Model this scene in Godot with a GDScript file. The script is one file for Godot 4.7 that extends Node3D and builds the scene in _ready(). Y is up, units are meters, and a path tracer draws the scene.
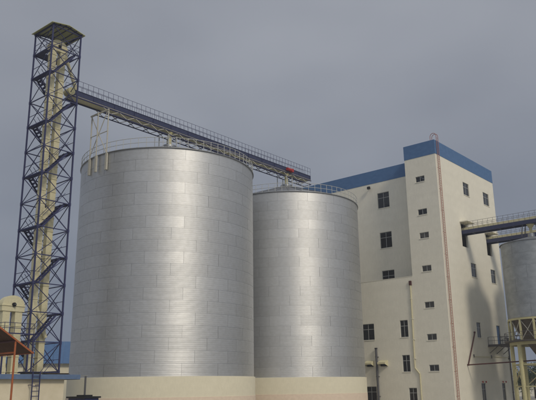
extends Node3D
# A grain store: two corrugated silos, a bucket elevator tower with a conveyor bridge, and a mill building.
# Plant frame: local +X runs out from the mill's long side, local -Z runs along the silo row. Heights "h" count from eye level.

const TURN := -0.70155
const EYE := 2.4
var rng := RandomNumberGenerator.new()
var unit_box: BoxMesh
var unit_tube: CylinderMesh
var M := {}
var used := {}

# ---------------------------------------------------------------- names and metas
func numbered(called: String) -> String:
	if not used.has(called):
		used[called] = 0
		return called
	used[called] += 1
	return "%s_%03d" % [called, used[called]]

func tag(o: Node, label: String, category: String, group := "") -> Node:
	o.set_meta("label", label)
	o.set_meta("category", category)
	if group != "":
		o.set_meta("group", group)
	return o

func thing(called: String, label: String, category: String, at: Vector3, group := "", turn := TURN) -> Node3D:
	var o := Node3D.new()
	o.name = numbered(called)
	add_child(o)
	o.position = at
	o.rotation.y = turn
	tag(o, label, category, group)
	return o

func part(parent: Node, called: String, mesh: Mesh, m: Material, at := Vector3.ZERO) -> MeshInstance3D:
	var o := MeshInstance3D.new()
	o.name = called
	o.mesh = mesh
	o.material_override = m
	o.position = at
	parent.add_child(o, true)
	return o

# a straight bar of square section w x d between two points
func bar(parent: Node, called: String, a: Vector3, b: Vector3, w: float, m: Material, d := 0.0) -> MeshInstance3D:
	var o := part(parent, called, unit_box, m)
	o.transform = along(a, b, w, d if d > 0.0 else w)
	return o

func tube(parent: Node, called: String, a: Vector3, b: Vector3, r: float, m: Material) -> MeshInstance3D:
	var o := part(parent, called, unit_tube, m)
	o.transform = along(a, b, r * 2.0, r * 2.0)
	return o

func along(a: Vector3, b: Vector3, w: float, d: float) -> Transform3D:
	var y := b - a
	var n := y.normalized()
	var up := Vector3.UP if absf(n.y) < 0.9 else Vector3.RIGHT
	var x := n.cross(up).normalized()
	var z := x.cross(n).normalized()
	return Transform3D(Basis(x * w, y, z * d), (a + b) * 0.5)

func block(parent: Node, called: String, lo: Vector3, hi: Vector3, m: Material) -> MeshInstance3D:
	var o := part(parent, called, unit_box, m)
	o.transform = Transform3D(Basis.from_scale((hi - lo).abs()), (lo + hi) * 0.5)
	return o

# ---------------------------------------------------------------- mesh helpers
func quad(st: SurfaceTool, a: Vector3, b: Vector3, c: Vector3, d: Vector3) -> void:
	# a b c d run clockwise seen from the front
	var n := (c - a).cross(b - a).normalized()
	var flat := [a, b, c, a, c, d]
	for p in flat:
		st.set_normal(n)
		st.add_vertex(p)

func start() -> SurfaceTool:
	var st := SurfaceTool.new()
	st.begin(Mesh.PRIMITIVE_TRIANGLES)
	return st

# a wall sheet in the local XY plane facing +Z, with openings and their reveals
func wall_mesh(x0: float, x1: float, y0: float, y1: float, holes: Array, depth: float) -> ArrayMesh:
	var st := start()
	var xs := [x0, x1]
	var ys := [y0, y1]
	for h in holes:
		var r: Rect2 = h
		for q in [r.position.x, r.end.x]:
			if not xs.has(q): xs.append(q)
		for q in [r.position.y, r.end.y]:
			if not ys.has(q): ys.append(q)
	xs.sort()
	ys.sort()
	for i in xs.size() - 1:
		for j in ys.size() - 1:
			var mid := Vector2((xs[i] + xs[i + 1]) * 0.5, (ys[j] + ys[j + 1]) * 0.5)
			var open := false
			for h in holes:
				if (h as Rect2).has_point(mid):
					open = true
			if not open:
				quad(st, Vector3(xs[i], ys[j + 1], 0), Vector3(xs[i + 1], ys[j + 1], 0), Vector3(xs[i + 1], ys[j], 0), Vector3(xs[i], ys[j], 0))
	for h in holes:
		var r: Rect2 = h
		var a := r.position
		var b := r.end
		var k := -depth
		quad(st, Vector3(a.x, b.y, k), Vector3(a.x, b.y, 0), Vector3(a.x, a.y, 0), Vector3(a.x, a.y, k))
		quad(st, Vector3(b.x, b.y, 0), Vector3(b.x, b.y, k), Vector3(b.x, a.y, k), Vector3(b.x, a.y, 0))
		quad(st, Vector3(a.x, b.y, k), Vector3(b.x, b.y, k), Vector3(b.x, b.y, 0), Vector3(a.x, b.y, 0))
		quad(st, Vector3(a.x, a.y, 0), Vector3(b.x, a.y, 0), Vector3(b.x, a.y, k), Vector3(a.x, a.y, k))
	return st.commit()

# an outline in the ZY plane, thick along X
func prism(outline: PackedVector2Array, thick: float) -> ArrayMesh:
	var st := start()
	var t := thick * 0.5
	var idx := Geometry2D.triangulate_polygon(outline)
	for k in range(0, idx.size(), 3):
		var q := []
		for e in 3:
			q.append(outline[idx[k + e]])
		for side in [1.0, -1.0]:
			for e in 3:
				var p: Vector2 = q[e]
				st.set_normal(Vector3(side, 0, 0))
				st.add_vertex(Vector3(side * t, p.y, p.x))
	for k in outline.size():
		var p := outline[k]
		var q := outline[(k + 1) % outline.size()]
		quad(st, Vector3(-t, p.y, p.x), Vector3(t, p.y, p.x), Vector3(t, q.y, q.x), Vector3(-t, q.y, q.x))
	return st.commit()

# a lathed profile (radius, height) round Y
func lathe(profile: Array, sides: int) -> ArrayMesh:
	var st := start()
	for k in profile.size() - 1:
		var p: Vector2 = profile[k]
		var q: Vector2 = profile[k + 1]
		var slope := Vector2(q.y - p.y, p.x - q.x).normalized()
		for i in sides:
			var a := TAU * i / sides
			var b := TAU * (i + 1) / sides
			var va := Vector3(sin(a), 0, cos(a))
			var vb := Vector3(sin(b), 0, cos(b))
			var up := Vector3.UP
			var pts := [[va * p.x + up * p.y, va], [vb * q.x + up * q.y, vb], [vb * p.x + up * p.y, vb], [va * p.x + up * p.y, va], [va * q.x + up * q.y, va], [vb * q.x + up * q.y, vb]]
			for e in pts:
				st.set_normal((e[1] * slope.x + up * slope.y).normalized())
				st.add_vertex(e[0])
	return st.commit()

# one curved silo sheet, standing on y = 0, its middle facing +Z, with turned edges
func sheet_mesh(r: float, angle: float, high: float, thick: float, lean: float) -> ArrayMesh:
	var st := start()
	var n := 6
	for i in n:
		var a := -angle * 0.5 + angle * i / n
		var b := -angle * 0.5 + angle * (i + 1) / n
		var va := Vector3(sin(a), 0, cos(a))
		var vb := Vector3(sin(b), 0, cos(b))
		var up := Vector3(0, high, 0)
		var ra := r
		var rt := r + lean
		var pts := [[va * ra, va, Vector2(a * r, 0)], [va * rt + up, va, Vector2(a * r, high)], [vb * rt + up, vb, Vector2(b * r, high)], [va * ra, va, Vector2(a * r, 0)], [vb * rt + up, vb, Vector2(b * r, high)], [vb * ra, vb, Vector2(b * r, 0)]]
		for e in pts:
			st.set_normal(e[1])
			st.set_uv(e[2])
			st.add_vertex(e[0])
		var ri := r - thick
		st.set_uv(Vector2.ZERO)
		quad(st, va * ri + up, vb * ri + up, vb * rt + up, va * rt + up)
		quad(st, va * ra, vb * ra, vb * ri, va * ri)
	for s in [-1.0, 1.0]:
		var v := Vector3(sin(s * angle * 0.5), 0, cos(s * angle * 0.5))
		var up := Vector3(0, high, 0)
		st.set_uv(Vector2.ZERO)
		quad(st, v * r, v * (r + lean) + up, v * (r - thick) + up, v * (r - thick))
	st.generate_tangents()
	return st.commit()

# ---------------------------------------------------------------- materials
func flat(c: Color, rough := 0.8, metal := 0.0) -> StandardMaterial3D:
	var m := StandardMaterial3D.new()
	m.albedo_color = c
	m.roughness = rough
	m.metallic = metal
	return m

func noise(seed_: int, freq: float, octaves := 4) -> FastNoiseLite:
	var n := FastNoiseLite.new()
	n.seed = seed_
	n.frequency = freq
	n.fractal_octaves = octaves
	return n

# a seamless mottled texture between two colours, coarse patches under fine grain; sx stretches it
func mottled(a: Color, b: Color, seed_: int, size := 512, runs := 0.0) -> ImageTexture:
	var coarse := noise(seed_, 0.012, 5).get_seamless_image(size, size)
	var fine := noise(seed_ + 1, 0.09, 3).get_seamless_image(size, size)
	var img := Image.create(size, size, false, Image.FORMAT_RGB8)
	for y in size:
		for x in size:
			var u := coarse.get_pixel(x, y).r * (0.65 - runs) + fine.get_pixel(x, y).r * 0.35
			if runs > 0.0:
				u += coarse.get_pixel((x * 7) % size, y).r * runs
			img.set_pixel(x, y, a.lerp(b, clampf((u - 0.25) * 2.0, 0.0, 1.0)))
	return ImageTexture.create_from_image(img)

func mottled_mat(a: Color, b: Color, seed_: int, rough: float, metres: float, metal := 0.0, runs := 0.0) -> StandardMaterial3D:
	var m := flat(Color.WHITE, rough, metal)
	m.albedo_texture = mottled(a, b, seed_, 512, runs)
	m.uv1_triplanar = true
	m.uv1_world_triplanar = true
	m.uv1_scale = Vector3.ONE / metres
	return m

func make_materials() -> void:
	# galvanised sheet: spangle in the colour, rolled ribs as relief
	var ribs := Image.create(16, 256, false, Image.FORMAT_L8)
	for y in 256:
		var v := 0.5 + 0.36 * cos(TAU * 22.0 * y / 256.0) + 0.14 * cos(TAU * 6.0 * y / 256.0)
		for x in 16:
			ribs.set_pixel(x, y, Color(v, v, v))
	var rib_tex := ImageTexture.create_from_image(ribs)
	for k in 5:
		var g: float = [0.765, 0.775, 0.785, 0.795, 0.78][k]
		var m := flat(Color.WHITE, [0.475, 0.455, 0.465, 0.45, 0.48][k], 0.88)
		m.albedo_texture = mottled(Color(g, g * 1.006, g * 1.004).darkened(0.03), Color(g, g * 1.008, g * 1.012).lightened(0.03), 40 + k, 256)
		m.uv1_scale = Vector3(0.5, 0.943, 1)
		m.heightmap_enabled = true
		m.heightmap_texture = rib_tex
		m.heightmap_scale = 0.7
		M["zinc_%d" % k] = m
	M.zinc_roof = flat(Color(0.62, 0.63, 0.64), 0.45, 0.9)
	M.zinc_rail = flat(Color(0.72, 0.73, 0.72), 0.55, 0.15)
	for k in 3:
		var g: float = [0.63, 0.645, 0.62][k]
		var m := flat(Color.WHITE, 0.55, 0.75)
		m.albedo_texture = mottled(Color(g * 0.96, g * 0.99, g * 1.01), Color(g * 1.06, g * 1.09, g * 1.11), 60 + k, 256)
		m.uv1_scale = Vector3(0.21, 0.31, 1)
		M["old_zinc_%d" % k] = m
	M.render = mottled_mat(Color(0.865, 0.85, 0.79), Color(0.925, 0.91, 0.85), 3, 0.9, 9.0, 0.0, 0.35)
	M.band = mottled_mat(Color(0.27, 0.41, 0.58), Color(0.32, 0.46, 0.63), 5, 0.75, 4.0)
	M.concrete = mottled_mat(Color(0.865, 0.84, 0.745), Color(0.915, 0.89, 0.795), 7, 0.9, 5.0, 0.0, 0.35)
	M.pink = mottled_mat(Color(0.86, 0.79, 0.71), Color(0.90, 0.83, 0.75), 8, 0.9, 2.5)
	M.house = mottled_mat(Color(0.84, 0.80, 0.69), Color(0.89, 0.85, 0.75), 9, 0.9, 4.0)
	M.roof_top = mottled_mat(Color(0.42, 0.42, 0.41), Color(0.52, 0.52, 0.50), 10, 0.95, 5.0)
	M.navy = mottled_mat(Color(0.15, 0.165, 0.32), Color(0.195, 0.21, 0.37), 11, 0.55, 1.5)
	M.blue = mottled_mat(Color(0.145, 0.17, 0.295), Color(0.20, 0.225, 0.35), 12, 0.5, 2.0)
	M.cream = mottled_mat(Color(0.785, 0.76, 0.62), Color(0.855, 0.83, 0.695), 13, 0.6, 1.3)
	M.trestle = mottled_mat(Color(0.68, 0.67, 0.62), Color(0.76, 0.75, 0.70), 15, 0.7, 1.0)
	M.roof_yellow = mottled_mat(Color(0.62, 0.63, 0.44), Color(0.70, 0.70, 0.52), 16, 0.7, 1.5)
	M.mustard = mottled_mat(Color(0.73, 0.705, 0.53), Color(0.79, 0.765, 0.595), 17, 0.6, 1.2)
	M.hopper = mottled_mat(Color(0.36, 0.32, 0.27), Color(0.46, 0.42, 0.37), 19, 0.7, 2.0)
	M.grating = mottled_mat(Color(0.30, 0.28, 0.26), Color(0.38, 0.36, 0.33), 20, 0.8, 1.0)
	M.steel = flat(Color(0.36, 0.36, 0.37), 0.6, 0.3)
	M.black = flat(Color(0.06, 0.06, 0.065), 0.6)
	M.frame = flat(Color(0.62, 0.63, 0.62), 0.5)
	M.glass = flat(Color(0.05, 0.06, 0.065, 0.55), 0.06)
	M.glass.transparency = BaseMaterial3D.TRANSPARENCY_ALPHA
	M.curtain = flat(Color(0.66, 0.67, 0.64), 0.95)
	M.red = mottled_mat(Color(0.58, 0.34, 0.29), Color(0.66, 0.42, 0.36), 21, 0.6, 0.8)
	M.red_bright = flat(Color(0.66, 0.16, 0.14), 0.5)
	M.rust_pipe = mottled_mat(Color(0.26, 0.13, 0.12), Color(0.35, 0.19, 0.16), 22, 0.6, 0.8)
	M.orange = mottled_mat(Color(0.60, 0.33, 0.18), Color(0.68, 0.39, 0.23), 23, 0.6, 0.8)
	M.brown_roof = mottled_mat(Color(0.30, 0.21, 0.16), Color(0.40, 0.29, 0.22), 24, 0.8, 1.5)
	M.blue_roof = mottled_mat(Color(0.26, 0.39, 0.55), Color(0.31, 0.44, 0.60), 25, 0.6, 5.0)
	M.house_edge = mottled_mat(Color(0.34, 0.43, 0.56), Color(0.41, 0.49, 0.61), 30, 0.7, 2.0)
	M.ground = mottled_mat(Color(0.58, 0.57, 0.53), Color(0.67, 0.65, 0.61), 26, 0.95, 9.0)
	M.timber = mottled_mat(Color(0.20, 0.18, 0.16), Color(0.30, 0.27, 0.23), 27, 0.9, 0.9)
	M.bark = mottled_mat(Color(0.22, 0.17, 0.13), Color(0.32, 0.26, 0.20), 28, 0.95, 0.7)
	M.leaf = flat(Color(0.17, 0.25, 0.11), 0.7)
	M.leaf_pale = flat(Color(0.25, 0.32, 0.15), 0.7)
	M.tile_red = mottled_mat(Color(0.42, 0.19, 0.15), Color(0.52, 0.27, 0.21), 29, 0.8, 1.5)

# ---------------------------------------------------------------- railings, windows
# a railing along a chain of points: posts, a top rail and a middle rail
func railing(parent: Node, pts: Array, high: float, step: float, r: float, m: Material, mids := 1) -> void:
	for k in pts.size() - 1:
		var a: Vector3 = pts[k]
		var b: Vector3 = pts[k + 1]
		var n := maxi(1, roundi(a.distance_to(b) / step))
		for i in n + 1:
			if i == 0 and k > 0:
				continue
			var p := a.lerp(b, i / float(n))
			tube(parent, "post", p, p + Vector3(0, high, 0), r, m)
		for e in mids + 1:
			var up := Vector3(0, high * (e + 1.0) / (mids + 1.0), 0)
			tube(parent, "top_rail" if e == mids else "middle_rail", a + up, b + up, r, m)

# a window set in an opening of a face whose local XY frame is `face`: kind 0 = two sliding panes, 1 = two panes under a transom light, 2 = door
func window(building: Node, face: Transform3D, r: Rect2, kind: int) -> void:
	var w := Node3D.new()
	w.name = "door" if kind == 2 else "window"
	building.add_child(w, true)
	w.transform = face * Transform3D(Basis.IDENTITY, Vector3(r.position.x, r.position.y, -0.16))
	var W := r.size.x
	var H := r.size.y
	var f := 0.06
	var split := H if kind == 0 else H * 0.66
	for a in [[Vector3(0, 0, 0), Vector3(W, f, 0)], [Vector3(0, H - f, 0), Vector3(W, H, 0)], [Vector3(0, f, 0), Vector3(f, H - f, 0)], [Vector3(W - f, f, 0), Vector3(W, H - f, 0)]]:
		block(w, "frame", a[0], a[1] + Vector3(0, 0, 0.07), M.frame)
	block(w, "sill", Vector3(-0.05, -0.07, 0.04), Vector3(W + 0.05, -0.003, 0.22), M.render)
	if kind == 2:
		block(w, "leaf", Vector3(f, f, 0.01), Vector3(W - f, H - f, 0.05), M.blue_roof)
		block(w, "handle", Vector3(W - 0.2, H * 0.45, 0.053), Vector3(W - 0.15, H * 0.55, 0.09), M.steel)
		return
	block(w, "mullion", Vector3(W * 0.5 - 0.03, f, 0.005), Vector3(W * 0.5 + 0.03, H - f, 0.065), M.frame)
	if kind == 1:
		for s in 2:
			block(w, "transom", Vector3(f + s * (W * 0.5 - 0.03), split - 0.03, 0.008), Vector3(W * 0.5 - 0.032 + s * (W * 0.5 - 0.03), split + 0.03, 0.062), M.frame)
	for s in 2:
		var lo := f if s == 0 else W * 0.5 + 0.03
		var hi := W * 0.5 - 0.03 if s == 0 else W - f
		block(w, "pane", Vector3(lo, f, 0.03 if s == 0 else 0.04), Vector3(hi, split - 0.03 if kind == 1 else H - f, 0.036 if s == 0 else 0.046), M.glass)
		if kind == 1:
			block(w, "pane", Vector3(lo, split + 0.03, 0.03), Vector3(hi, H - f, 0.036), M.glass)
		if rng.randf() < 0.5:
			var cut := rng.randf_range(0.0, 0.25) * H
			block(w, "curtain", Vector3(lo + 0.02, f + cut, -0.16), Vector3(hi - rng.randf_range(0.0, 0.2) * (hi - lo), H - f, -0.14), M.curtain)

# ---------------------------------------------------------------- silos
var sheets := {}

func silo_sheets(parent: Node, r: float, y0: float, rows: int, high: float, n: int, phase: float, mats: String, kinds: int) -> void:
	var key := "%s_%.2f" % [mats, r]
	if not sheets.has(key):
		var made := []
		for k in 4:
			made.append(sheet_mesh(r, TAU / n - 0.02 / r, high - 0.018, 0.014, [0.0, 0.004, -0.003, 0.002][k]))
		sheets[key] = made
	for row in rows:
		for i in n:
			var o := part(parent, "sheet", sheets[key][rng.randi() % 4], M["%s_%d" % [mats, rng.randi() % kinds]], Vector3(0, y0 + row * high + 0.009, 0))
			o.rotation.y = phase + TAU / n * (i + row / 3.0) + rng.randf_range(-0.0006, 0.0006)

func grain_silo(label: String, at: Vector3, ring: float) -> void:
	var s := thing("grain_silo", label, "silo", at, "corrugated grain silos", 0.0)
	var R := 8.71
	var base := EYE + 1.05
	var eave := EYE + 21.25
	# sheets are laid from the side that faces the mill yard
	part(s, "plinth", lathe([Vector2(R + 0.14, 0), Vector2(R + 0.14, 1.75), Vector2(R + 0.1, 1.76)], 96), M.pink)
	part(s, "foundation", lathe([Vector2(R + 0.12, 1.74), Vector2(R + 0.12, base - 0.02), Vector2(R + 0.09, base), Vector2(R - 0.4, base)], 96), M.concrete)
	part(s, "inner_shell", lathe([Vector2(R - 0.02, base - 0.01), Vector2(R - 0.02, eave)], 96), M.zinc_roof)
	silo_sheets(s, R, base + 0.004, 19, (eave - base) / 19.0, 16, ring, "zinc", 5)
	part(s, "eave_ring", lathe([Vector2(R - 0.02, eave - 0.02), Vector2(R + 0.1, eave - 0.02), Vector2(R + 0.12, eave + 0.02), Vector2(R + 0.1, eave + 0.07), Vector2(R - 0.05, eave + 0.1)], 96), M.zinc_roof)
	var top := eave + 3.0
	part(s, "roof", lathe([Vector2(R - 0.05, eave + 0.06), Vector2(0.7, top)], 64), M.zinc_roof)
	for k in 32:
		var a := TAU * k / 32.0
		var v := Vector3(sin(a), 0, cos(a))
		bar(s, "roof_rib", v * (R - 0.1) + Vector3(0, eave + 0.12, 0), v * 0.75 + Vector3(0, top + 0.03, 0), 0.07, M.zinc_roof)
	part(s, "roof_cap", lathe([Vector2(0.72, top - 0.02), Vector2(0.72, top + 0.3), Vector2(0.05, top + 0.42)], 32), M.zinc_roof)
	var pts := []
	for k in 73:
		var a := TAU * k / 72.0
		pts.append(Vector3(sin(a) * (R + 0.02), eave + 0.07, cos(a) * (R + 0.02)))
	railing(s, pts, 0.95, 0.8, 0.026, M.zinc_rail)

# a raised silo with a hopper bottom on a yellow steel frame
func hopper_silo(label: String, at: Vector3) -> void:
	var s := thing("hopper_silo", label, "silo", at, "hopper silos beside the mill")
	var R := 3.74
	var floor_y := EYE + 4.95
	var y0 := EYE + 7.52
	var y1 := EYE + 16.5
	part(s, "inner_shell", lathe([Vector2(R - 0.03, y0), Vector2(R - 0.03, y1)], 64), M.zinc_roof)
	silo_sheets(s, R, y0 + 0.01, 6, (y1 - y0) / 6.0, 5, 0.7, "old_zinc", 3)
	part(s, "roof", lathe([Vector2(R + 0.12, y1 - 0.05), Vector2(R + 0.12, y1 + 0.02), Vector2(0.4, y1 + 0.95), Vector2(0.4, y1 + 1.35), Vector2(0.02, y1 + 1.37)], 48), M.zinc_roof)
	part(s, "hopper", lathe([Vector2(0.25, EYE + 1.7), Vector2(0.25, EYE + 2.1), Vector2(R - 0.1, y0)], 48), M.hopper)
	part(s, "ring_beam", lathe([Vector2(R - 0.1, y0 - 0.24), Vector2(R + 0.08, y0 - 0.24), Vector2(R + 0.08, y0 - 0.02), Vector2(R - 0.1, y0 - 0.02)], 48), M.mustard)
	part(s, "walkway", lathe([Vector2(R - 0.35, floor_y - 0.16), Vector2(R + 0.62, floor_y - 0.16), Vector2(R + 0.62, floor_y), Vector2(R - 0.35, floor_y), Vector2(R - 0.35, floor_y - 0.16)], 64), M.grating)
	part(s, "ring_beam", lathe([Vector2(R - 0.14, floor_y - 0.5), Vector2(R + 0.1, floor_y - 0.5), Vector2(R + 0.1, floor_y - 0.17), Vector2(R - 0.14, floor_y - 0.17), Vector2(R - 0.14, floor_y - 0.5)], 48), M.mustard)
	var n := 14
	for k in n:
		var a := TAU * k / n + 0.1
		var b := TAU * (k + 1) / n + 0.1
		var v := Vector3(sin(a), 0, cos(a)) * (R - 0.02)
		var u := Vector3(sin(b), 0, cos(b)) * (R - 0.02)
		var lo := Vector3(0, floor_y, 0)
		var hi := Vector3(0, y0 - 0.24, 0)
		bar(s, "stanchion", v + lo, v + hi, 0.2, M.mustard)
		bar(s, "brace", v + lo, u + hi, 0.06, M.trestle)
		bar(s, "brace", u * 0.985 + lo, v * 0.985 + hi, 0.06, M.trestle)
	var legs := 8
	for k in legs:
		var a := TAU * k / legs + 0.28
		var b := TAU * (k + 1) / legs + 0.28
		var v := Vector3(sin(a), 0, cos(a)) * (R - 0.12)
		var u := Vector3(sin(b), 0, cos(b)) * (R - 0.12)
		tube(s, "leg", v, v + Vector3(0, floor_y - 0.5, 0), 0.24, M.mustard)
		block(s, "base_plate", v + Vector3(-0.3, 0, -0.3), v + Vector3(0.3, 0.04, 0.3), M.steel)
		for y in [EYE + 2.25, EYE - 0.2]:
			bar(s, "tie_beam", v + Vector3(0, y, 0), u + Vector3(0, y, 0), 0.14, M.mustard)
		if k % 2 == 0:
			bar(s, "brace", v + Vector3(0, EYE - 0.1, 0), u + Vector3(0, EYE + 2.2, 0), 0.09, M.mustard)
			bar(s, "brace", u * 0.97 + Vector3(0, EYE - 0.1, 0), v * 0.97 + Vector3(0, EYE + 2.2, 0), 0.09, M.mustard)
	var pts := []
	for k in 29:
		var a := TAU * k / 28.0
		pts.append(Vector3(sin(a) * (R + 0.57), floor_y, cos(a) * (R + 0.57)))
	railing(s, pts, 0.95, 1.2, 0.022, M.steel)

# ---------------------------------------------------------------- tower and elevators
func elevator_tower(at: Vector3) -> void:
	var t := thing("elevator_tower", "tall navy blue lattice tower with zigzag stairs and a flat roof", "tower", at)
	var h := 1.45
	var levels := []
	for k in 14:
		levels.append(EYE + 24.9 + 2.345 * (k - 11))
	var top: float = EYE + 31.75
	var c := [Vector3(h, 0, h), Vector3(h, 0, -h), Vector3(-h, 0, -h), Vector3(-h, 0, h)]
	for v in c:
		bar(t, "leg", v, v + Vector3(0, top, 0), 0.115, M.navy)
		block(t, "base_plate", v + Vector3(-0.22, 0, -0.22), v + Vector3(0.22, 0.04, 0.22), M.navy)
	var ys := levels.duplicate()
	ys.append(top - 0.08)
	for k in ys.size():
		var y: float = ys[k]
		for i in 4:
			var a: Vector3 = c[i] + Vector3(0, y, 0)
			var b: Vector3 = c[(i + 1) % 4] + Vector3(0, y, 0)
			bar(t, "cross_beam", a, b, 0.075, M.navy)
			block(t, "gusset_plate", a + Vector3(-0.075, -0.13, -0.075), a + Vector3(0.075, 0.13, 0.075), M.navy)
			if k + 1 < ys.size():
				var rise := Vector3(0, float(ys[k + 1]) - y, 0)
				var inset := (a + b) * 0.5 - Vector3(0, y, 0)
				inset = inset.normalized() * -0.03
				bar(t, "brace", a, b + rise, 0.052, M.navy)
				bar(t, "brace", b + inset, a + rise + inset, 0.052, M.navy)
	# stairs: one flight on the yard side, one on the far side, landings between
	for k in levels.size() - 1:
		var y: float = levels[k]
		var up: float = levels[k + 1] - y
		var yard := k % 2 == 0
		var x := 1.05 if yard else -1.05
		var z0 := 1.0 if yard else -1.0
		var f := Node3D.new()
		f.name = "stair_flight"
		t.add_child(f, true)
		for s in [-0.3, 0.3]:
			bar(f, "stringer", Vector3(x + s, y, z0), Vector3(x + s, y + up, -z0), 0.04, M.navy, 0.16)
			bar(f, "handrail", Vector3(x + s, y + 0.95, z0), Vector3(x + s, y + up + 0.95, -z0), 0.035, M.navy)
		for i in 9:
			var e := (i + 0.5) / 9.0
			block(f, "tread", Vector3(x - 0.28, y + up * e - 0.015, lerpf(z0, -z0, e) - 0.13), Vector3(x + 0.28, y + up * e + 0.015, lerpf(z0, -z0, e) + 0.13), M.navy)
		# the landing at the foot of this flight
		var zl := 1.0 if yard else -1.38
		block(t, "landing", Vector3(-1.38, y - 0.05, zl), Vector3(1.38, y + 0.02, zl + 0.38), M.navy)
		block(t, "toe_board", Vector3(-1.42, y - 0.1, 1.385 if yard else -1.42), Vector3(1.42, y + 0.1, 1.42 if yard else -1.385), M.navy)
		bar(t, "handrail", Vector3(-1.4, y + 1.0, 1.4 if yard else -1.4), Vector3(1.4, y + 1.0, 1.4 if yard else -1.4), 0.04, M.navy)
	# head platform, floored in planks round the elevator
	var py: float = levels[13]
	for k in 6:
		var x0 := -1.38 + k * 0.308
		if absf(x0 + 0.15) < 0.5:
			block(t, "floor_plank", Vector3(x0, py, -1.38), Vector3(x0 + 0.29, py + 0.05, -0.95), M.navy)
			block(t, "floor_plank", Vector3(x0, py, 0.95), Vector3(x0 + 0.29, py + 0.05, 1.38), M.navy)
		else:
			block(t, "floor_plank", Vector3(x0, py, -1.38), Vector3(x0 + 0.29, py + 0.05, 1.38), M.navy)
	railing(t, [Vector3(-1.4, py, 1.4), Vector3(1.4, py, 1.4), Vector3(1.4, py, -1.4), Vector3(-1.4, py, -1.4)], 1.0, 0.95, 0.022, M.navy)
	# roof: low double pitch of sheets on purlins
	for s in [-1.0, 1.0]:
		for k in 5:
			var x0 := -1.72 + k * 0.69
			var st := start()
			var a := Vector3(x0, top + 0.38, 0)
			var b := Vector3(x0 + 0.68, top + 0.38, 0)
			var dz := Vector3(0, -0.33, 1.74 * s)
			var dn := Vector3(0, -0.05, 0)
			quad(st, a, b, b + dz, a + dz)
			quad(st, a + dn, b + dn, b + dz + dn, a + dz + dn)
			quad(st, a + dz, b + dz, b + dz + dn, a + dz + dn)
			quad(st, a, a + dz, a + dz + dn, a + dn)
			quad(st, b, b + dz, b + dz + dn, b + dn)
			part(t, "roof_sheet", st.commit(), M.roof_yellow)
		for z in [0.25, 0.85, 1.45]:
			bar(t, "purlin", Vector3(-1.7, top + 0.3 - 0.19 * z, z * s), Vector3(1.7, top + 0.3 - 0.19 * z, z * s), 0.06, M.navy)
	for s in [-1.0, 1.0]:
		for e in [-1.0, 1.0]:
			bar(t, "rafter", Vector3(h * s, top + 0.25, 0), Vector3(h * s, top, h * e), 0.08, M.navy)

func bucket_elevator(label: String, at: Vector3, high: float, wide: float, boot: float) -> Node3D:
	var e := thing("bucket_elevator", label, "elevator", at)
	var gap := 0.47 * wide
	for s in [-1.0, 1.0]:
		var tr := block(e, "trunk", Vector3(-0.25 * wide, boot + 0.9, s * gap - 0.27 * wide), Vector3(0.25 * wide, high, s * gap + 0.27 * wide), M.cream)
		tr.set_meta("label", "pale yellow rectangular trunk")
		var y := boot + 1.4
		while y < high:
			block(e, "flange", Vector3(-0.29 * wide, y, s * gap - 0.31 * wide), Vector3(0.29 * wide, y + 0.06, s * gap + 0.31 * wide), M.cream)
			y += 1.17
		block(e, "inspection_hatch", Vector3(0.25 * wide, high * 0.45, s * gap - 0.16), Vector3(0.25 * wide + 0.03, high * 0.45 + 0.5, s * gap + 0.16), M.cream)
	# boot at the foot with a feed hopper
	block(e, "boot", Vector3(-0.32 * wide, boot, -0.85 * wide), Vector3(0.32 * wide, boot + 0.9, 0.85 * wide), M.cream)
	part(e, "feed_hopper", prism(PackedVector2Array([Vector2(0.75, 1.0), Vector2(1.35, 1.9), Vector2(1.35, 2.2), Vector2(0.75, 2.2)]), 0.45), M.cream, Vector3(0, boot - 0.2, 0))
	# head: belt drum housing with a rounded hood and a discharge throat
	var pts := PackedVector2Array()
	var hw := 0.86 * wide
	pts.append(Vector2(-hw, 0))
	pts.append(Vector2(hw, 0))
	pts.append(Vector2(hw * 1.02, 0.35 * wide))
	for k in 13:
		var a := PI * k / 12.0
		pts.append(Vector2(cos(a) * hw, 0.4 * wide + sin(a) * 0.72 * wide))
	part(e, "head_hood", prism(pts, 0.62 * wide), M.cream, Vector3(0, high - 0.05, 0))
	block(e, "head_flange", Vector3(-0.36 * wide, high + 0.32 * wide, -hw - 0.06), Vector3(0.36 * wide, high + 0.38 * wide, hw + 0.06), M.cream)
	tube(e, "drive_shaft", Vector3(-0.7 * wide, high + 0.42 * wide, 0), Vector3(0.62 * wide, high + 0.42 * wide, 0), 0.06, M.steel)
	tube(e, "bearing", Vector3(0.31 * wide, high + 0.42 * wide, 0), Vector3(0.42 * wide, high + 0.42 * wide, 0), 0.15 * wide, M.black)
	block(e, "gearbox", Vector3(-0.85 * wide, high + 0.15, -0.2), Vector3(-0.45 * wide, high + 0.65, 0.2), M.blue)
	tube(e, "motor", Vector3(-0.66 * wide, high + 0.4, -0.9), Vector3(-0.66 * wide, high + 0.4, -0.2), 0.17, M.black)
	return e

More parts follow.
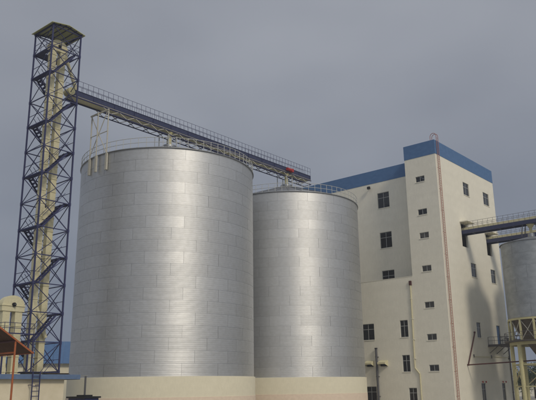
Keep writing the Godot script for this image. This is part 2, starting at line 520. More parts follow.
# ---------------------------------------------------------------- conveyor bridges
func long_conveyor(at: Vector3) -> void:
	var c := thing("conveyor_bridge", "long dark blue conveyor bridge from lattice tower over both big silos", "conveyor", at)
	# local origin over the first silo's axis at ground; local -Z runs towards the mill
	var y := EYE + 26.25
	var z0 := 12.2
	var z1 := -24.3
	var n := 15
	for k in n:
		var a := lerpf(z0, z1, k / float(n))
		var b := lerpf(z0, z1, (k + 1) / float(n))
		var s := block(c, "casing", Vector3(-0.27, y + 0.06, a), Vector3(0.27, y + 0.56, b + 0.03), M.blue)
		s.set_meta("label", "dark blue closed chain conveyor casing")
		block(c, "casing_flange", Vector3(-0.32, y + 0.04, b), Vector3(0.32, y + 0.6, b + 0.03), M.navy)
		block(c, "casing_lid", Vector3(-0.31, y + 0.562, a - 0.02), Vector3(0.31, y + 0.6, b + 0.05), M.blue)
		block(c, "deck_plate", Vector3(-0.85, y - 0.04, a), Vector3(0.36, y + 0.0, b + 0.02), M.cream)
	for x in [0.36, -0.82]:
		bar(c, "top_chord", Vector3(x, y - 0.11, z0), Vector3(x, y - 0.11, z1), 0.11, M.navy)
		bar(c, "bottom_chord", Vector3(x, y - 0.62, z0 - 3.4), Vector3(x, y - 0.62, z1), 0.08, M.navy)
		var m := 34
		for k in m:
			var a := lerpf(z0 - 3.4, z1, k / float(m))
			var b := lerpf(z0 - 3.4, z1, (k + 1) / float(m))
			if k % 2 == 0:
				bar(c, "truss_diagonal", Vector3(x, y - 0.12, a), Vector3(x, y - 0.6, b), 0.055, M.trestle)
			else:
				bar(c, "truss_diagonal", Vector3(x, y - 0.6, a), Vector3(x, y - 0.12, b), 0.055, M.trestle)
	for k in 18:
		var z := lerpf(z0 - 3.4, z1, k / 17.0)
		bar(c, "cross_tie", Vector3(0.36, y - 0.62, z), Vector3(-0.82, y - 0.62, z), 0.06, M.navy)
	for x in [0.29, -0.8]:
		railing(c, [Vector3(x, y + 0.6, z0), Vector3(x, y + 0.6, z1)], 1.0, 0.58, 0.017, M.navy)
	block(c, "walkway", Vector3(-0.85, y + 0.54, z1), Vector3(-0.315, y + 0.598, z0), M.navy)
	# drop spouts over the two silos, drive at the far end
	for z in [0.0, -19.54]:
		part(c, "drop_spout", lathe([Vector2(0.2, EYE + 24.6), Vector2(0.2, y - 0.55), Vector2(0.42, y - 0.05)], 20), M.mustard, Vector3(0, 0, z))
		for x in [-1.0, 0.5]:
			for d in [-0.55, 0.55]:
				bar(c, "prop", Vector3(x, EYE + 23.95, z + d), Vector3(x, y - 0.62, z + d), 0.08, M.zinc_rail)
	var mo := tube(c, "drive_motor", Vector3(0.62, y + 0.25, -19.0), Vector3(0.62, y + 0.25, -19.8), 0.2, M.red_bright)
	mo.set_meta("label", "red drive motor")
	block(c, "gearbox", Vector3(0.33, y + 0.05, -19.85), Vector3(0.75, y + 0.45, -20.2), M.red_bright)
	tube(c, "tail_drum", Vector3(-0.42, y + 0.3, z0 + 0.1), Vector3(0.42, y + 0.3, z0 + 0.1), 0.36, M.mustard)

func support_trestle(at: Vector3) -> void:
	var t := thing("support_trestle", "pale steel trestle bracketed to silo wall under the conveyor bridge", "trestle", at)
	var zc := 8.92
	var foot := EYE + 19.7
	var top := EYE + 25.55
	var r := [Vector3(1.3, 0, zc - 0.16), Vector3(-1.3, 0, zc - 0.16), Vector3(0.0, 0, zc + 0.06)]
	for k in 3:
		var v: Vector3 = r[k]
		var hi: float = top if k < 2 else top - 0.0
		tube(t, "leg", v + Vector3(0, foot, 0), v + Vector3(0, hi, 0), 0.06, M.trestle)
		block(t, "wall_bracket", v + Vector3(-0.13, foot - 0.1, -0.1), v + Vector3(0.13, foot + 1.5, 0.06), M.trestle)
	bar(t, "head_beam", Vector3(1.4, top, zc - 0.1), Vector3(-1.4, top, zc - 0.1), 0.13, M.trestle)
	var ym := EYE + 23.4
	tube(t, "tie", Vector3(1.3, ym, zc - 0.13), Vector3(-1.3, ym, zc - 0.13), 0.04, M.trestle)
	for e in [[foot + 1.6, top], [top, foot + 1.6]]:
		tube(t, "brace", Vector3(1.3, e[0], zc - 0.1), Vector3(-1.3, e[1], zc - 0.1), 0.04, M.trestle)

func short_conveyor(label: String, at: Vector3, reach: float, silo_x: float) -> void:
	var c := thing("conveyor_gangway", label, "conveyor", at, "conveyor gangways from mill to hopper silos")
	var y := EYE + 19.03
	for z in [-0.62, 0.62]:
		bar(c, "girder", Vector3(-0.6, y + 0.24, z), Vector3(reach, y + 0.24, z), 0.16, M.blue, 0.48)
	var n := int(reach / 1.6)
	for k in n:
		var a := lerpf(-0.5, reach, k / float(n))
		var b := lerpf(-0.5, reach, (k + 1) / float(n))
		block(c, "casing", Vector3(a, y + 0.485, -0.42), Vector3(b - 0.03, y + 0.86, 0.42), M.cream)
		block(c, "cross_tie", Vector3(a, y + 0.02, -0.53), Vector3(a + 0.1, y + 0.12, 0.53), M.blue)
		block(c, "deck_plate", Vector3(a, y + 0.42, -0.53), Vector3(b - 0.015, y + 0.47, 0.53), M.cream)
	railing(c, [Vector3(0.25, y + 0.48, 0.66), Vector3(reach, y + 0.48, 0.66)], 1.05, 0.65, 0.018, M.steel)
	railing(c, [Vector3(0.25, y + 0.48, -0.66), Vector3(reach, y + 0.48, -0.66)], 1.05, 0.65, 0.018, M.steel)
	part(c, "drop_spout", lathe([Vector2(0.16, EYE + 17.9), Vector2(0.16, y - 0.5), Vector2(0.5, y + 0.0)], 16), M.mustard, Vector3(silo_x, 0, 0))
	for d in [-1.0, 1.0]:
		for e in [-0.5, 0.5]:
			bar(c, "prop", Vector3(silo_x + d, EYE + 17.6, e), Vector3(silo_x + d * 0.8, y + 0.02, e), 0.09, M.steel)

# ---------------------------------------------------------------- the mill
func hole(x0: float, x1: float, h0: float, h1: float) -> Rect2:
	return Rect2(x0, h0 + EYE, x1 - x0, h1 - h0)

func mill_building(at: Vector3) -> void:
	var b := thing("mill_building", "tall cream mill building with blue parapet bands beside the hopper silos", "building", at)
	var top := EYE + 30.5
	var band := EYE + 28.62
	var wtop := EYE + 29.2
	var wband := EYE + 27.35
	var low := EYE + 13.3
	var left := -27.0
	var deep := 18.1
	# front of the stair block (x = -s)
	var small := []
	for h in [25.3, 20.95, 17.9, 13.7, 9.2, 5.32, 1.68]:
		small.append(hole(-3.0, -1.72, h, h + 0.76))
	part(b, "wall", wall_mesh(-4.4, 0, 0, band, small, 0.22), M.render)
	# lower wing, flush with the stair block
	var lower := [hole(-12.25, -10.4, 5.78, 7.85), hole(-6.62, -5.5, 5.87, 7.97), hole(-6.6, -5.53, 1.69, 3.72), hole(-12.1, -10.5, -1.95, 0.02), hole(-5.95, -4.85, -1.95, -0.2), hole(-18.2, -16.4, 5.78, 7.85)]
	part(b, "wall", wall_mesh(left, -4.4, 0, low, lower, 0.22), M.render)
	# recessed upper wing
	var upper := [hole(-10.3, -8.45, 23.6, 25.8), hole(-10.25, -8.42, 18.0, 20.2), hole(-10.25, -8.36, 12.8, 14.96), hole(-16.8, -15.0, 23.6, 25.8), hole(-16.8, -15.0, 18.0, 20.2)]
	part(b, "wall", wall_mesh(left, -4.4, low - 3.0, wband, upper, 0.22), M.render, Vector3(0, 0, -2.5))
	# long right side: local x runs from the back to the corner
	var side := Transform3D(Basis(Vector3.UP, PI / 2), Vector3.ZERO)
	var gate := [hole(5.85, 7.55, 17.4, 20.5), hole(13.7, 15.35, 17.3, 20.3)]
	var sidew := [hole(7.65, 9.5, 24.75, 26.55), hole(14.15, 16.15, 24.65, 26.5), hole(7.85, 9.5, 13.65, 15.5), hole(14.2, 15.8, 13.5, 15.4), hole(7.85, 9.15, 5.85, 7.8), hole(7.7, 9.0, -1.95, 0.25), hole(14.2, 15.3, -1.95, 0.24)]
	var door := hole(14.2, 15.4, 5.15, 7.75)
	var holes := gate + sidew + [door]
	var ws := part(b, "wall", wall_mesh(0, deep, 0, band, holes, 0.22), M.render)
	ws.transform = side
	# far sides, set so that the hull is closed
	block(b, "back_wall", Vector3(left, 0, -deep), Vector3(-0.02, band, -deep + 0.2), M.render)
	block(b, "end_wall", Vector3(left, 0, -deep + 0.203), Vector3(left + 0.2, wband, -2.503), M.render)
	block(b, "end_wall", Vector3(left, 0, -2.3), Vector3(left + 0.2, low, -0.003), M.render)
	block(b, "stair_wall", Vector3(-4.4, low - 3.0, -2.52), Vector3(-4.2, band, -0.003), M.render)
	block(b, "stair_wall", Vector3(-4.4, wband, -deep + 0.203), Vector3(-4.2, band, -2.523), M.render)
	block(b, "low_roof", Vector3(left, low - 0.25, -2.6), Vector3(-4.403, low - 0.05, -0.15), M.roof_top)
	block(b, "wing_roof", Vector3(left, wband - 0.3, -deep + 0.2), Vector3(-4.403, wband - 0.1, -2.65), M.roof_top)
	block(b, "main_roof", Vector3(-4.2, band - 0.3, -deep + 0.2), Vector3(-0.15, band - 0.1, -0.15), M.roof_top)
	for h in [-2.35, 4.9, 12.7, 16.9]:
		block(b, "floor_slab", Vector3(-26.7, h + EYE - 0.2, -17.8), Vector3(-0.3, h + EYE, -2.75), M.roof_top)
	# blue parapet bands, a little proud of the render
	block(b, "parapet_band", Vector3(-4.43, band, -0.25), Vector3(0.03, top, 0.03), M.band)
	block(b, "parapet_band", Vector3(-0.25, band, -deep - 0.02), Vector3(0.03, top, -0.253), M.band)
	block(b, "parapet_band", Vector3(-4.43, band, -deep - 0.02), Vector3(-0.253, top, -deep + 0.22), M.band)
	block(b, "parapet_band", Vector3(-4.43, band, -deep + 0.223), Vector3(-4.18, top, -0.253), M.band)
	block(b, "parapet_band", Vector3(left, wband, -2.75), Vector3(-4.433, wtop, -2.47), M.band)
	block(b, "parapet_band", Vector3(left, wband, -deep), Vector3(-4.433, wtop, -deep + 0.25), M.band)
	block(b, "parapet_band", Vector3(left, wband, -deep + 0.253), Vector3(left + 0.25, wtop, -2.753), M.band)
	block(b, "coping", Vector3(left, low, -0.22), Vector3(-4.41, low + 0.06, 0.03), M.render)
	# windows
	for r in small:
		window(b, Transform3D.IDENTITY, r, 0)
	for r in lower:
		window(b, Transform3D.IDENTITY, r, 1)
	for r in upper:
		window(b, Transform3D(Basis.IDENTITY, Vector3(0, 0, -2.5)), r, 1)
	for r in sidew:
		window(b, side, r, 1)
	window(b, side, door, 2)
	# hoods over the two conveyor openings
	for z in [-6.7, -14.5]:
		var hood := prism(PackedVector2Array([Vector2(-1.15, 0), Vector2(1.15, 0), Vector2(1.15, 0.12), Vector2(-1.15, 0.12)]), 1.1)
		part(b, "opening_hood", hood, M.render, Vector3(0.56, EYE + (20.55 if z > -10 else 20.35), z))

func mill_fittings(at: Vector3) -> void:
	# red ladder up the long side next to the corner
	var l := thing("roof_ladder", "red steel ladder running up the corner of the cream mill", "ladder", at)
	var y1 := EYE + 31.1
	for z in [-0.38, -0.86]:
		tube(l, "rail", Vector3(0.16, 0.6, z), Vector3(0.16, y1, z), 0.034, M.red)
		# the rail bends over the parapet
		var last := Vector3(0.16, y1, z)
		for k in 7:
			var a := PI * (k + 1) / 7.0
			var p := Vector3(0.16 - 0.42 * (1.0 - cos(a)), y1 + sin(a) * 0.42, z)
			tube(l, "rail_hoop", last, p, 0.034, M.red)
			last = p
		tube(l, "rail_hoop", last, Vector3(last.x, EYE + 30.5, z), 0.034, M.red)
	var y := 0.9
	while y < y1 - 0.1:
		tube(l, "rung", Vector3(0.16, y, -0.38), Vector3(0.16, y, -0.86), 0.018, M.red)
		y += 0.32
	for k in 11:
		for z in [-0.38, -0.86]:
			tube(l, "bracket", Vector3(0.002, 1.2 + k * 2.8, z), Vector3(0.16, 1.2 + k * 2.8, z), 0.02, M.red)
	# cream downpipe with a dogleg at the joint of stair block and wing
	var d := thing("downpipe", "cream downpipe with a low dogleg on the mill's front wall", "pipe", at)
	var p := [Vector3(-4.72, EYE + 12.35, 0.1), Vector3(-4.86, EYE + 2.15, 0.1), Vector3(-4.25, EYE + 1.4, 0.1), Vector3(-4.25, 0.3, 0.1)]
	for k in 3:
		tube(d, "pipe", p[k], p[k + 1], 0.085, M.cream)
	block(d, "hopper_head", Vector3(-4.87, EYE + 12.2, 0.004), Vector3(-4.57, EYE + 12.75, 0.22), M.rust_pipe)
	for h in [10.5, 8.0, 5.5, 3.2]:
		block(d, "clip", Vector3(-4.93, EYE + h, 0.004), Vector3(-4.64, EYE + h + 0.06, 0.2), M.render)
	# grey exhaust stack between two hooded vents
	var e := thing("exhaust_stack", "grey vertical exhaust pipe between two cream vent hoods", "pipe", at)
	tube(e, "pipe", Vector3(-10.1, 0.2, 0.3), Vector3(-10.1, EYE + 4.6, 0.3), 0.14, M.steel)
	tube(e, "cap", Vector3(-10.1, EYE + 4.6, 0.3), Vector3(-10.1, EYE + 4.75, 0.3), 0.18, M.black)
	for h in [-1.2, 1.2, 3.6]:
		block(e, "clip", Vector3(-10.27, EYE + h, 0.004), Vector3(-9.93, EYE + h + 0.06, 0.4), M.steel)
	var spots := [[-11.75, "cream sheet vent hood on mill wall, silo side of exhaust pipe"], [-9.75, "cream sheet vent hood on mill wall, downpipe side of exhaust pipe"]]
	for s in spots:
		var v := thing("vent_hood", s[1], "vent", at, "vent hoods on the mill front")
		var x: float = s[0]
		var st := start()
		var a := Vector3(x, EYE + 3.2, 0.005)
		var b := Vector3(x + 1.1, EYE + 3.2, 0.005)
		var o := Vector3(0, -0.28, 0.75)
		var dn := Vector3(0, -0.42, 0)
		quad(st, a, b, b + o, a + o)
		quad(st, a + o, b + o, b + o + dn * 0.5, a + o + dn * 0.5)
		quad(st, a, a + o, a + o + dn * 0.5, a + dn * 1.8)
		quad(st, b + o, b, b + dn * 1.8, b + o + dn * 0.5)
		part(v, "hood", st.commit(), M.cream)
		block(v, "duct", Vector3(x + 0.15, EYE + 2.45, 0.004), Vector3(x + 0.95, EYE + 3.0, 0.2), M.black)
	# floodlight under the wing's blue band
	var f := thing("floodlight", "small black floodlight under the blue band of the recessed wing", "lamp", at)
	bar(f, "bracket", Vector3(-11.35, EYE + 26.75, -2.495), Vector3(-11.35, EYE + 26.75, -2.2), 0.06, M.black)
	block(f, "housing", Vector3(-11.55, EYE + 26.55, -2.2), Vector3(-11.15, EYE + 26.9, -1.95), M.black)
	# pipes on the long side
	var q := thing("dark_red_pipe", "dark red pipe bending down the mill wall and out to the hopper silos", "pipe", at)
	var w := [Vector3(0.14, EYE + 6.45, -6.84), Vector3(0.14, EYE + 2.4, -4.09), Vector3(14.5, EYE + 2.85, -4.09)]
	tube(q, "elbow", Vector3(0.0, EYE + 6.45, -6.84), w[0] + Vector3(0.05, 0, 0), 0.11, M.rust_pipe)
	tube(q, "pipe", w[0], w[1], 0.075, M.rust_pipe)
	tube(q, "pipe", w[1], w[2], 0.075, M.rust_pipe)
	tube(q, "elbow", w[1] - Vector3(0.14, 0, 0), w[1] + Vector3(0.09, 0, 0), 0.1, M.rust_pipe)
	tube(q, "stand", Vector3(14.4, 0, -4.09), Vector3(14.4, EYE + 2.85, -4.09), 0.06, M.rust_pipe)
	var g := thing("service_pipe", "thin pale service pipe running level along the mill's long wall", "pipe", at)
	tube(g, "pipe", Vector3(0.07, EYE + 3.45, -6.05), Vector3(0.07, EYE + 3.6, -17.4), 0.035, M.cream)
	for z in [-6.1, -11.5, -17.3]:
		block(g, "clip", Vector3(0.003, EYE + 3.35, z - 0.05), Vector3(0.12, EYE + 3.72, z + 0.05), M.steel)
	var r := thing("dark_downpipe", "dark downpipe at the far end of the mill's long wall", "pipe", at)
	tube(r, "pipe", Vector3(0.1, 0.2, -17.55), Vector3(0.1, EYE + 6.2, -17.55), 0.07, M.steel)
	for h in [-1.0, 2.0, 5.0]:
		block(r, "clip", Vector3(0.003, EYE + h, -17.65), Vector3(0.19, EYE + h + 0.06, -17.45), M.steel)
	# small red lamps on brackets over the two ground-floor windows
	for z in [-8.35, -14.75]:
		var s := thing("window_lamp_pair", "red lamps above ground-floor window " + ("under the dark red pipe's bend" if z > -10 else "below the blue door"), "lamp", at, "red lamps over ground-floor windows")
		for dz in [-0.5, 0.5]:
			tube(s, "lamp_body", Vector3(0.16, EYE + 0.28, z + dz), Vector3(0.16, EYE + 0.5, z + dz), 0.07, M.red_bright)
			bar(s, "bracket", Vector3(0.003, EYE + 0.46, z + dz), Vector3(0.16, EYE + 0.46, z + dz), 0.04, M.steel)
	# gangway from the blue door to the hopper silo frame
	var k := thing("access_gangway", "steel gangway from the mill's blue door to the hopper silo", "gangway", at)
	var gy := EYE + 5.08
	for i in 5:
		block(k, "deck_plate", Vector3(0.004, gy - 0.1, -15.9 + i * 1.0), Vector3(1.25, gy, -14.92 + i * 1.0), M.grating)
	for i in 5:
		block(k, "deck_plate", Vector3(1.27 + i * 1.35, gy - 0.1, -11.85), Vector3(1.27 + (i + 1) * 1.35 - 0.02, gy, -10.92), M.grating)
	bar(k, "edge_beam", Vector3(0.0, gy - 0.2, -10.9), Vector3(8.0, gy - 0.2, -10.9), 0.1, M.grating, 0.2)
	bar(k, "edge_beam", Vector3(1.27, gy - 0.2, -11.87), Vector3(8.0, gy - 0.2, -11.87), 0.1, M.grating, 0.2)
	bar(k, "edge_beam", Vector3(1.25, gy - 0.2, -15.9), Vector3(1.25, gy - 0.2, -11.93), 0.1, M.grating, 0.2)
	for z in [-11.2, -13.5, -15.7]:
		bar(k, "bracket", Vector3(0.0, gy - 1.1, z), Vector3(1.2, gy - 0.2, z), 0.07, M.grating)
	railing(k, [Vector3(0.05, gy, -10.95), Vector3(6.6, gy, -10.95)], 0.95, 0.85, 0.022, M.steel)
	railing(k, [Vector3(0.05, gy, -15.85), Vector3(1.2, gy, -15.85), Vector3(1.2, gy, -11.9), Vector3(6.6, gy, -11.85)], 0.95, 0.85, 0.022, M.steel)

# ---------------------------------------------------------------- foreground left
func flat_house(at: Vector3) -> void:
	var h := thing("flat_roofed_house", "low cream outbuilding with a blue roof edge in front of lattice tower", "building", at)
	var y := EYE + 0.72
	block(h, "wall", Vector3(-6.2, 0, 0.95), Vector3(0, y, 18.5), M.house)
	block(h, "roof_slab", Vector3(-6.45, y + 0.003, 0.0), Vector3(0.3, y + 0.27, 18.9), M.roof_top)
	block(h, "roof_edge", Vector3(0.303, y - 0.0, -0.03), Vector3(0.34, y + 0.29, 18.9), M.house_edge)
	block(h, "roof_edge", Vector3(-6.45, y - 0.02, -0.033), Vector3(0.3, y + 0.29, -0.003), M.house_edge)
	var l := thing("wall_ladder", "navy ladder fixed to the wall of the low cream outbuilding", "ladder", at)
	for z in [3.0, 3.5]:
		bar(l, "rail", Vector3(0.45, 0.1, z), Vector3(0.45, y + 0.45, z), 0.055, M.navy)
		bar(l, "bracket", Vector3(0.0, y - 0.35, z), Vector3(0.45, y - 0.35, z), 0.04, M.navy)
	for k in 11:
		tube(l, "rung", Vector3(0.45, 0.3 + k * 0.3, 3.0), Vector3(0.45, 0.3 + k * 0.3, 3.5), 0.022, M.navy)
	var t := thing("timber_stack", "small stack of dark boards on the outbuilding's flat roof", "timber", at)
	for k in 4:
		block(t, "board", Vector3(-0.7 - 0.24 * (k % 2), y + 0.276 + 0.062 * int(k / 2.0), 0.2 + 0.05 * k), Vector3(-0.48 - 0.24 * (k % 2), y + 0.334 + 0.062 * int(k / 2.0), 1.9 + 0.1 * k), M.timber)
	var m := thing("roof_hatch", "black hatch lid on outbuilding's roof at the ladder head", "hatch", at)
	block(m, "frame", Vector3(-0.6, y + 0.276, 2.75), Vector3(-0.05, y + 0.36, 3.75), M.steel)
	block(m, "lid", Vector3(-0.64, y + 0.363, 2.7), Vector3(-0.01, y + 0.42, 3.8), M.black)

func open_shed(at: Vector3) -> void:
	var s := thing("open_shed", "open shed roof with orange edges on a thin orange post", "shed", at)
	# origin under the low corner; the roof rises towards local +Z, the low edge runs along local -X
	var y := EYE + 1.75
	var rise := 0.62
	var lenz := 6.0
	for k in 6:
		var x1 := -k * 1.15
		var x0 := x1 - 1.14
		var st := start()
		var a := Vector3(x0, y, 0)
		var b := Vector3(x1, y, 0)
		var d := Vector3(0, lenz * rise, lenz)
		var dn := Vector3(0, -0.05, 0)
		quad(st, a + d, b + d, b, a)
		quad(st, a + dn, b + dn, b + d + dn, a + d + dn)
		part(s, "roof_sheet", st.commit(), M.brown_roof)
	bar(s, "rake_beam", Vector3(0.03, y - 0.03, 0), Vector3(0.03, y - 0.03 + lenz * rise, lenz), 0.04, M.orange, 0.07)
	bar(s, "eave_beam", Vector3(0.06, y - 0.04, -0.03), Vector3(-7.0, y - 0.04, -0.03), 0.04, M.orange, 0.09)
	for k in 4:
		var z := 0.9 + k * 1.4
		bar(s, "purlin", Vector3(0.0, y - 0.11 + z * rise, z), Vector3(-6.9, y - 0.11 + z * rise, z), 0.07, M.rust_pipe)
	for x in [-0.03, -6.8]:
		for z in [0.85, 5.4]:
			tube(s, "post", Vector3(x, 0, z), Vector3(x, y - 0.06 + z * rise, z), 0.045, M.orange)
	bar(s, "tie_beam", Vector3(-0.03, y - 0.05, 0.85), Vector3(-6.8, y - 0.05, 0.85), 0.07, M.orange)

func valve_box(at: Vector3) -> void:
	var v := thing("steel_cabinet", "dark steel cabinet with a capped standpipe in front of silo base", "cabinet", at)
	block(v, "body", Vector3(-0.85, 0, -0.5), Vector3(0.85, EYE - 0.45, 0.5), M.navy)
	block(v, "lid", Vector3(-0.95, EYE - 0.447, -0.6), Vector3(0.95, EYE - 0.35, 0.6), M.black)
	tube(v, "standpipe", Vector3(0.1, EYE - 0.35, 0), Vector3(0.1, EYE + 0.85, 0), 0.06, M.steel)
	block(v, "pipe_foot", Vector3(-0.3, EYE - 0.347, -0.3), Vector3(0.5, EYE - 0.26, 0.3), M.black)
	bar(v, "cross_arm", Vector3(-0.3, EYE + 0.88, 0), Vector3(0.3, EYE + 0.88, 0), 0.025, M.trestle)
	for x in [-0.4, 0.4]:
		block(v, "door", Vector3(x - 0.38, 0.1, 0.503), Vector3(x + 0.38, EYE - 0.6, 0.52), M.navy)

# ---------------------------------------------------------------- far things
func warehouse(at: Vector3) -> void:
	var w := thing("warehouse", "far low beige warehouse with a blue sheet roof behind the tower", "building", at, "", 0.29)
	# local +Z faces the camera
	block(w, "wall", Vector3(-7, 0, -12), Vector3(9, 6.25, 0), M.concrete)
	for k in 12:
		var x0 := -7.5 + k * 1.42
		var st := start()
		var a := Vector3(x0, 9.75, -5.9)
		var b := Vector3(x0 + 1.4, 9.75, -5.9)
		var d := Vector3(0, -3.55, 6.6)
		var e := Vector3(0, -3.55, -6.6)
		quad(st, a, b, b + d, a + d)
		quad(st, a + e, b + e, b, a)
		part(w, "roof_sheet", st.commit(), M.blue_roof)

func tree(label: String, at: Vector3, high: float, spread: float, m: Material, group: String) -> void:
	var t := thing("broadleaf_tree", label, "tree", at, group, rng.randf_range(0.0, TAU))
	var st := start()
	st.set_smooth_group(-1)
	part(t, "trunk", lathe([Vector2(0.2, 0), Vector2(0.14, high * 0.35), Vector2(0.06, high * 0.75)], 10), M.bark)
	for k in 6:
		var a := TAU * k / 6.0 + rng.randf() * 0.6
		tube(t, "limb", Vector3(0, high * rng.randf_range(0.3, 0.5), 0), Vector3(sin(a) * spread * 0.6, high * rng.randf_range(0.55, 0.85), cos(a) * spread * 0.6), 0.05, M.bark)
	for c in 26:
		var a := rng.randf() * TAU
		var rr := sqrt(rng.randf()) * spread * 0.75
		var mid := Vector3(sin(a) * rr, high * rng.randf_range(0.38, 0.9), cos(a) * rr)
		mid.y -= rr * 0.15
		var size := spread * rng.randf_range(0.22, 0.42)
		for i in 130:
			var v := Vector3(rng.randfn(), rng.randfn() * 0.75, rng.randfn()) * size * 0.55
			var n := Vector3(rng.randfn(), rng.randfn() + 0.6, rng.randfn()).normalized()
			var u := n.cross(Vector3(rng.randfn(), rng.randfn(), rng.randfn())).normalized() * rng.randf_range(0.07, 0.14)
			var w := n.cross(u)
			var p := mid + v
			quad(st, p - u, p + w * 0.6, p + u, p - w * 0.6)
	part(t, "crown", st.commit(), m)

func brick_shed(at: Vector3) -> void:
	var b := thing("red_roofed_shed", "far white shed with a dark red roof beyond hopper silo legs", "building", at, "", -0.4)
	block(b, "wall", Vector3(-9, 0, -5), Vector3(9, 2.9, 0), M.render)
	for k in 6:
		block(b, "opening", Vector3(-8 + k * 2.9, 0.6, 0.003), Vector3(-6.6 + k * 2.9, 2.2, 0.05), M.black)
	for k in 10:
		var x0 := -9.5 + k * 1.9
		var st := start()
		var a := Vector3(x0, 4.4, -2.5)
		var c := Vector3(x0 + 1.88, 4.4, -2.5)
		quad(st, a, c, c + Vector3(0, -1.6, 3.1), a + Vector3(0, -1.6, 3.1))
		quad(st, a + Vector3(0, -1.6, -3.1), c + Vector3(0, -1.6, -3.1), c, a)
		part(b, "roof_sheet", st.commit(), M.tile_red)

# ---------------------------------------------------------------- sky
func cloud_veil(to_sun: Vector3) -> ImageTexture:
	# a thin cloud cover with soft folds, wrapped right round, and the wide bright haze round a veiled sun
	var img := Image.create(512, 256, false, Image.FORMAT_RGBAF)
	var n := noise(91, 1.0, 5)
	for y in 256:
		for x in 512:
			var up := PI * (0.5 - (y + 0.5) / 256.0)
			var a := TAU * (x + 0.5) / 512.0
			var d := Vector3(sin(a) * cos(up), sin(up), -cos(a) * cos(up))
			var v := clampf(0.5 + 0.75 * n.get_noise_3d(d.x * 1.5, d.y * 3.4, d.z * 1.5), 0.0, 1.0)
			var haze := exp(-d.angle_to(to_sun) / 0.6)
			img.set_pixel(x, y, Color(0.99, 0.985, 0.975, clampf(0.14 * v + 0.86 * haze, 0.0, 1.0)))
	return ImageTexture.create_from_image(img)

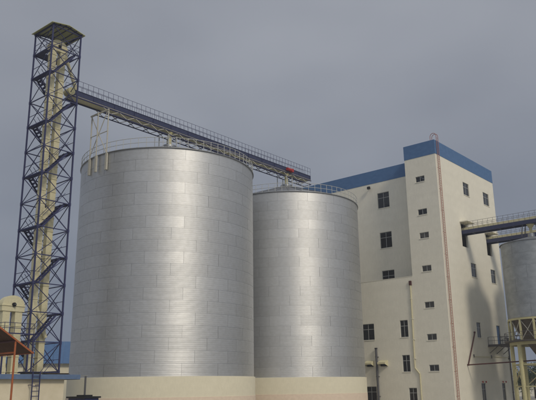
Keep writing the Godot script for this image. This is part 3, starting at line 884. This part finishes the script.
func _ready() -> void:
	rng.seed = 20240611
	unit_box = BoxMesh.new()
	unit_tube = CylinderMesh.new()
	unit_tube.top_radius = 0.5
	unit_tube.bottom_radius = 0.5
	unit_tube.height = 1.0
	unit_tube.radial_segments = 12
	unit_tube.rings = 0
	# camera
	var cam := Camera3D.new()
	cam.name = "camera"
	cam.fov = 32.75
	cam.far = 2000.0
	cam.near = 0.1
	cam.transform = Transform3D(Basis(Vector3.RIGHT, deg_to_rad(15.442)) * Basis(Vector3.BACK, deg_to_rad(-0.765)), Vector3(0, EYE, 0))
	add_child(cam)
	cam.current = true
	# sky and haze-softened sun behind the camera's right shoulder
	var env := Environment.new()
	env.background_mode = Environment.BG_SKY
	var sk := ProceduralSkyMaterial.new()
	sk.sky_top_color = Color(0.452, 0.468, 0.505)
	sk.sky_horizon_color = Color(0.335, 0.378, 0.445)
	sk.sky_curve = 0.25
	sk.ground_horizon_color = Color(0.36, 0.37, 0.38)
	sk.ground_bottom_color = Color(0.30, 0.30, 0.29)
	var saz := deg_to_rad(149.0)
	var sel := deg_to_rad(37.0)
	var to_sun := Vector3(sin(saz) * cos(sel), sin(sel), -cos(saz) * cos(sel))
	sk.sky_cover = cloud_veil(to_sun)
	sk.sky_cover_modulate = Color(0.80, 0.80, 0.80)
	sk.sun_angle_max = 2.0
	var sky := Sky.new()
	sky.sky_material = sk
	env.sky = sky
	env.tonemap_mode = Environment.TONE_MAPPER_LINEAR
	env.tonemap_exposure = 1.32
	env.fog_enabled = true
	env.fog_density = 0.0008
	env.fog_light_color = Color(0.62, 0.64, 0.68)
	env.sdfgi_enabled = true
	env.ssao_enabled = true
	env.ssil_enabled = true
	var we := WorldEnvironment.new()
	we.name = "world_environment"
	we.environment = env
	add_child(we)
	var sun := DirectionalLight3D.new()
	sun.name = "sun"
	sun.light_energy = 0.3
	sun.light_angular_distance = 12.0
	sun.light_color = Color(1.0, 0.95, 0.87)
	sun.shadow_enabled = true
	sun.transform = Transform3D(Basis.looking_at(-to_sun, Vector3.UP), Vector3(0, 60, 0))
	add_child(sun)
	make_materials()
	# ground
	var g := PlaneMesh.new()
	g.size = Vector2(1600, 1600)
	var ground := part(self, "ground", g, M.ground)
	ground.set_meta("kind", "structure")
	ground.set_meta("label", "bare grey yard ground around the grain plant")
	# positions along the silo row
	var run := Vector3(sin(-TURN), 0, -cos(TURN))
	var s1 := Vector3(-10.276, 0, -67.219)
	var s2 := s1 + run * 19.54
	var tower := s1 - run * 13.83
	var corner := Vector3(21.394, 0, -82.264)
	var out := Vector3(cos(TURN), 0, sin(-TURN))
	grain_silo("big corrugated silo with a steel trestle, standing next to lattice tower", s1, 0.13)
	grain_silo("big corrugated silo standing between its twin and the cream mill", s2, 0.05)
	mill_building(corner)
	mill_fittings(corner)
	elevator_tower(tower)
	var el := bucket_elevator("pale yellow twin-trunk bucket elevator inside the lattice tower", tower, EYE + 30.05, 1.0, 0.1)
	tube(el, "discharge_spout", Vector3(0, EYE + 30.2, -0.75), Vector3(0, EYE + 26.9, -2.3), 0.17, M.cream)
	block(el, "transfer_box", Vector3(-0.33, EYE + 14.1, -0.4), Vector3(0.33, EYE + 15.1, 0.4), M.cream)
	tube(el, "transfer_spout", Vector3(0.1, EYE + 7.0, 0.3), Vector3(0.5, EYE + 4.2, -0.6), 0.16, M.cream)
	long_conveyor(s1)
	support_trestle(s1)
	short_conveyor("blue and cream conveyor gangway from the mill opening by the ladder", corner + run * 6.7, 13.5, 8.62)
	short_conveyor("blue and cream conveyor gangway from the mill opening above blue door", corner + run * 14.5, 13.5, 8.62)
	hopper_silo("grey hopper silo on yellow legs under gangway nearest the red ladder", corner + run * 6.6 + out * 8.62)
	hopper_silo("grey hopper silo mostly hidden behind the other hopper silo", corner + run * 15.4 + out * 8.62)
	flat_house(Vector3(-12.75, 0, -46.3))
	open_shed(Vector3(-11.005, 0, -32.17))
	valve_box(Vector3(-11.5, 0, -43.5))
	# the small elevator at the left edge and its platform
	var sm := bucket_elevator("short pale yellow bucket elevator with a domed head above orange shed", Vector3(-20.5, 0, -54.3), EYE + 6.15, 1.12, 0.1)
	for z in [-1.25, 1.25]:
		bar(sm, "frame_beam", Vector3(-1.0, EYE + 4.3, z), Vector3(1.6, EYE + 4.3, z), 0.09, M.navy)
		for x in [-1.0, 1.5]:
			bar(sm, "frame_post", Vector3(x, 0, z), Vector3(x, EYE + 4.3, z), 0.1, M.navy)
	for x in [-1.0, 1.5]:
		bar(sm, "frame_beam", Vector3(x, EYE + 4.3, -1.25), Vector3(x, EYE + 4.3, 1.25), 0.09, M.navy)
	railing(sm, [Vector3(-1.0, EYE + 4.3, 1.25), Vector3(1.5, EYE + 4.3, 1.25), Vector3(1.5, EYE + 4.3, -1.25)], 0.8, 0.9, 0.022, M.navy)
	warehouse(Vector3(-32.5, 0, -101.0))
	brick_shed(Vector3(62.0, 0, -150.0))
	for k in 4:
		var a := deg_to_rad(19.6 + k * 0.9)
		var d := 128.0 + (k * 37 % 5) * 4.0
		var kind := ["tall dark", "short dark", "pale green", "wide dark"][k % 4] as String
		tree(kind + " tree beyond the hopper silos", Vector3(sin(a) * d, 0, -cos(a) * d), 5.2 + (k * 3 % 4) * 0.5, 2.6, M.leaf_pale if k % 4 == 2 else M.leaf, "trees beyond the hopper silos")
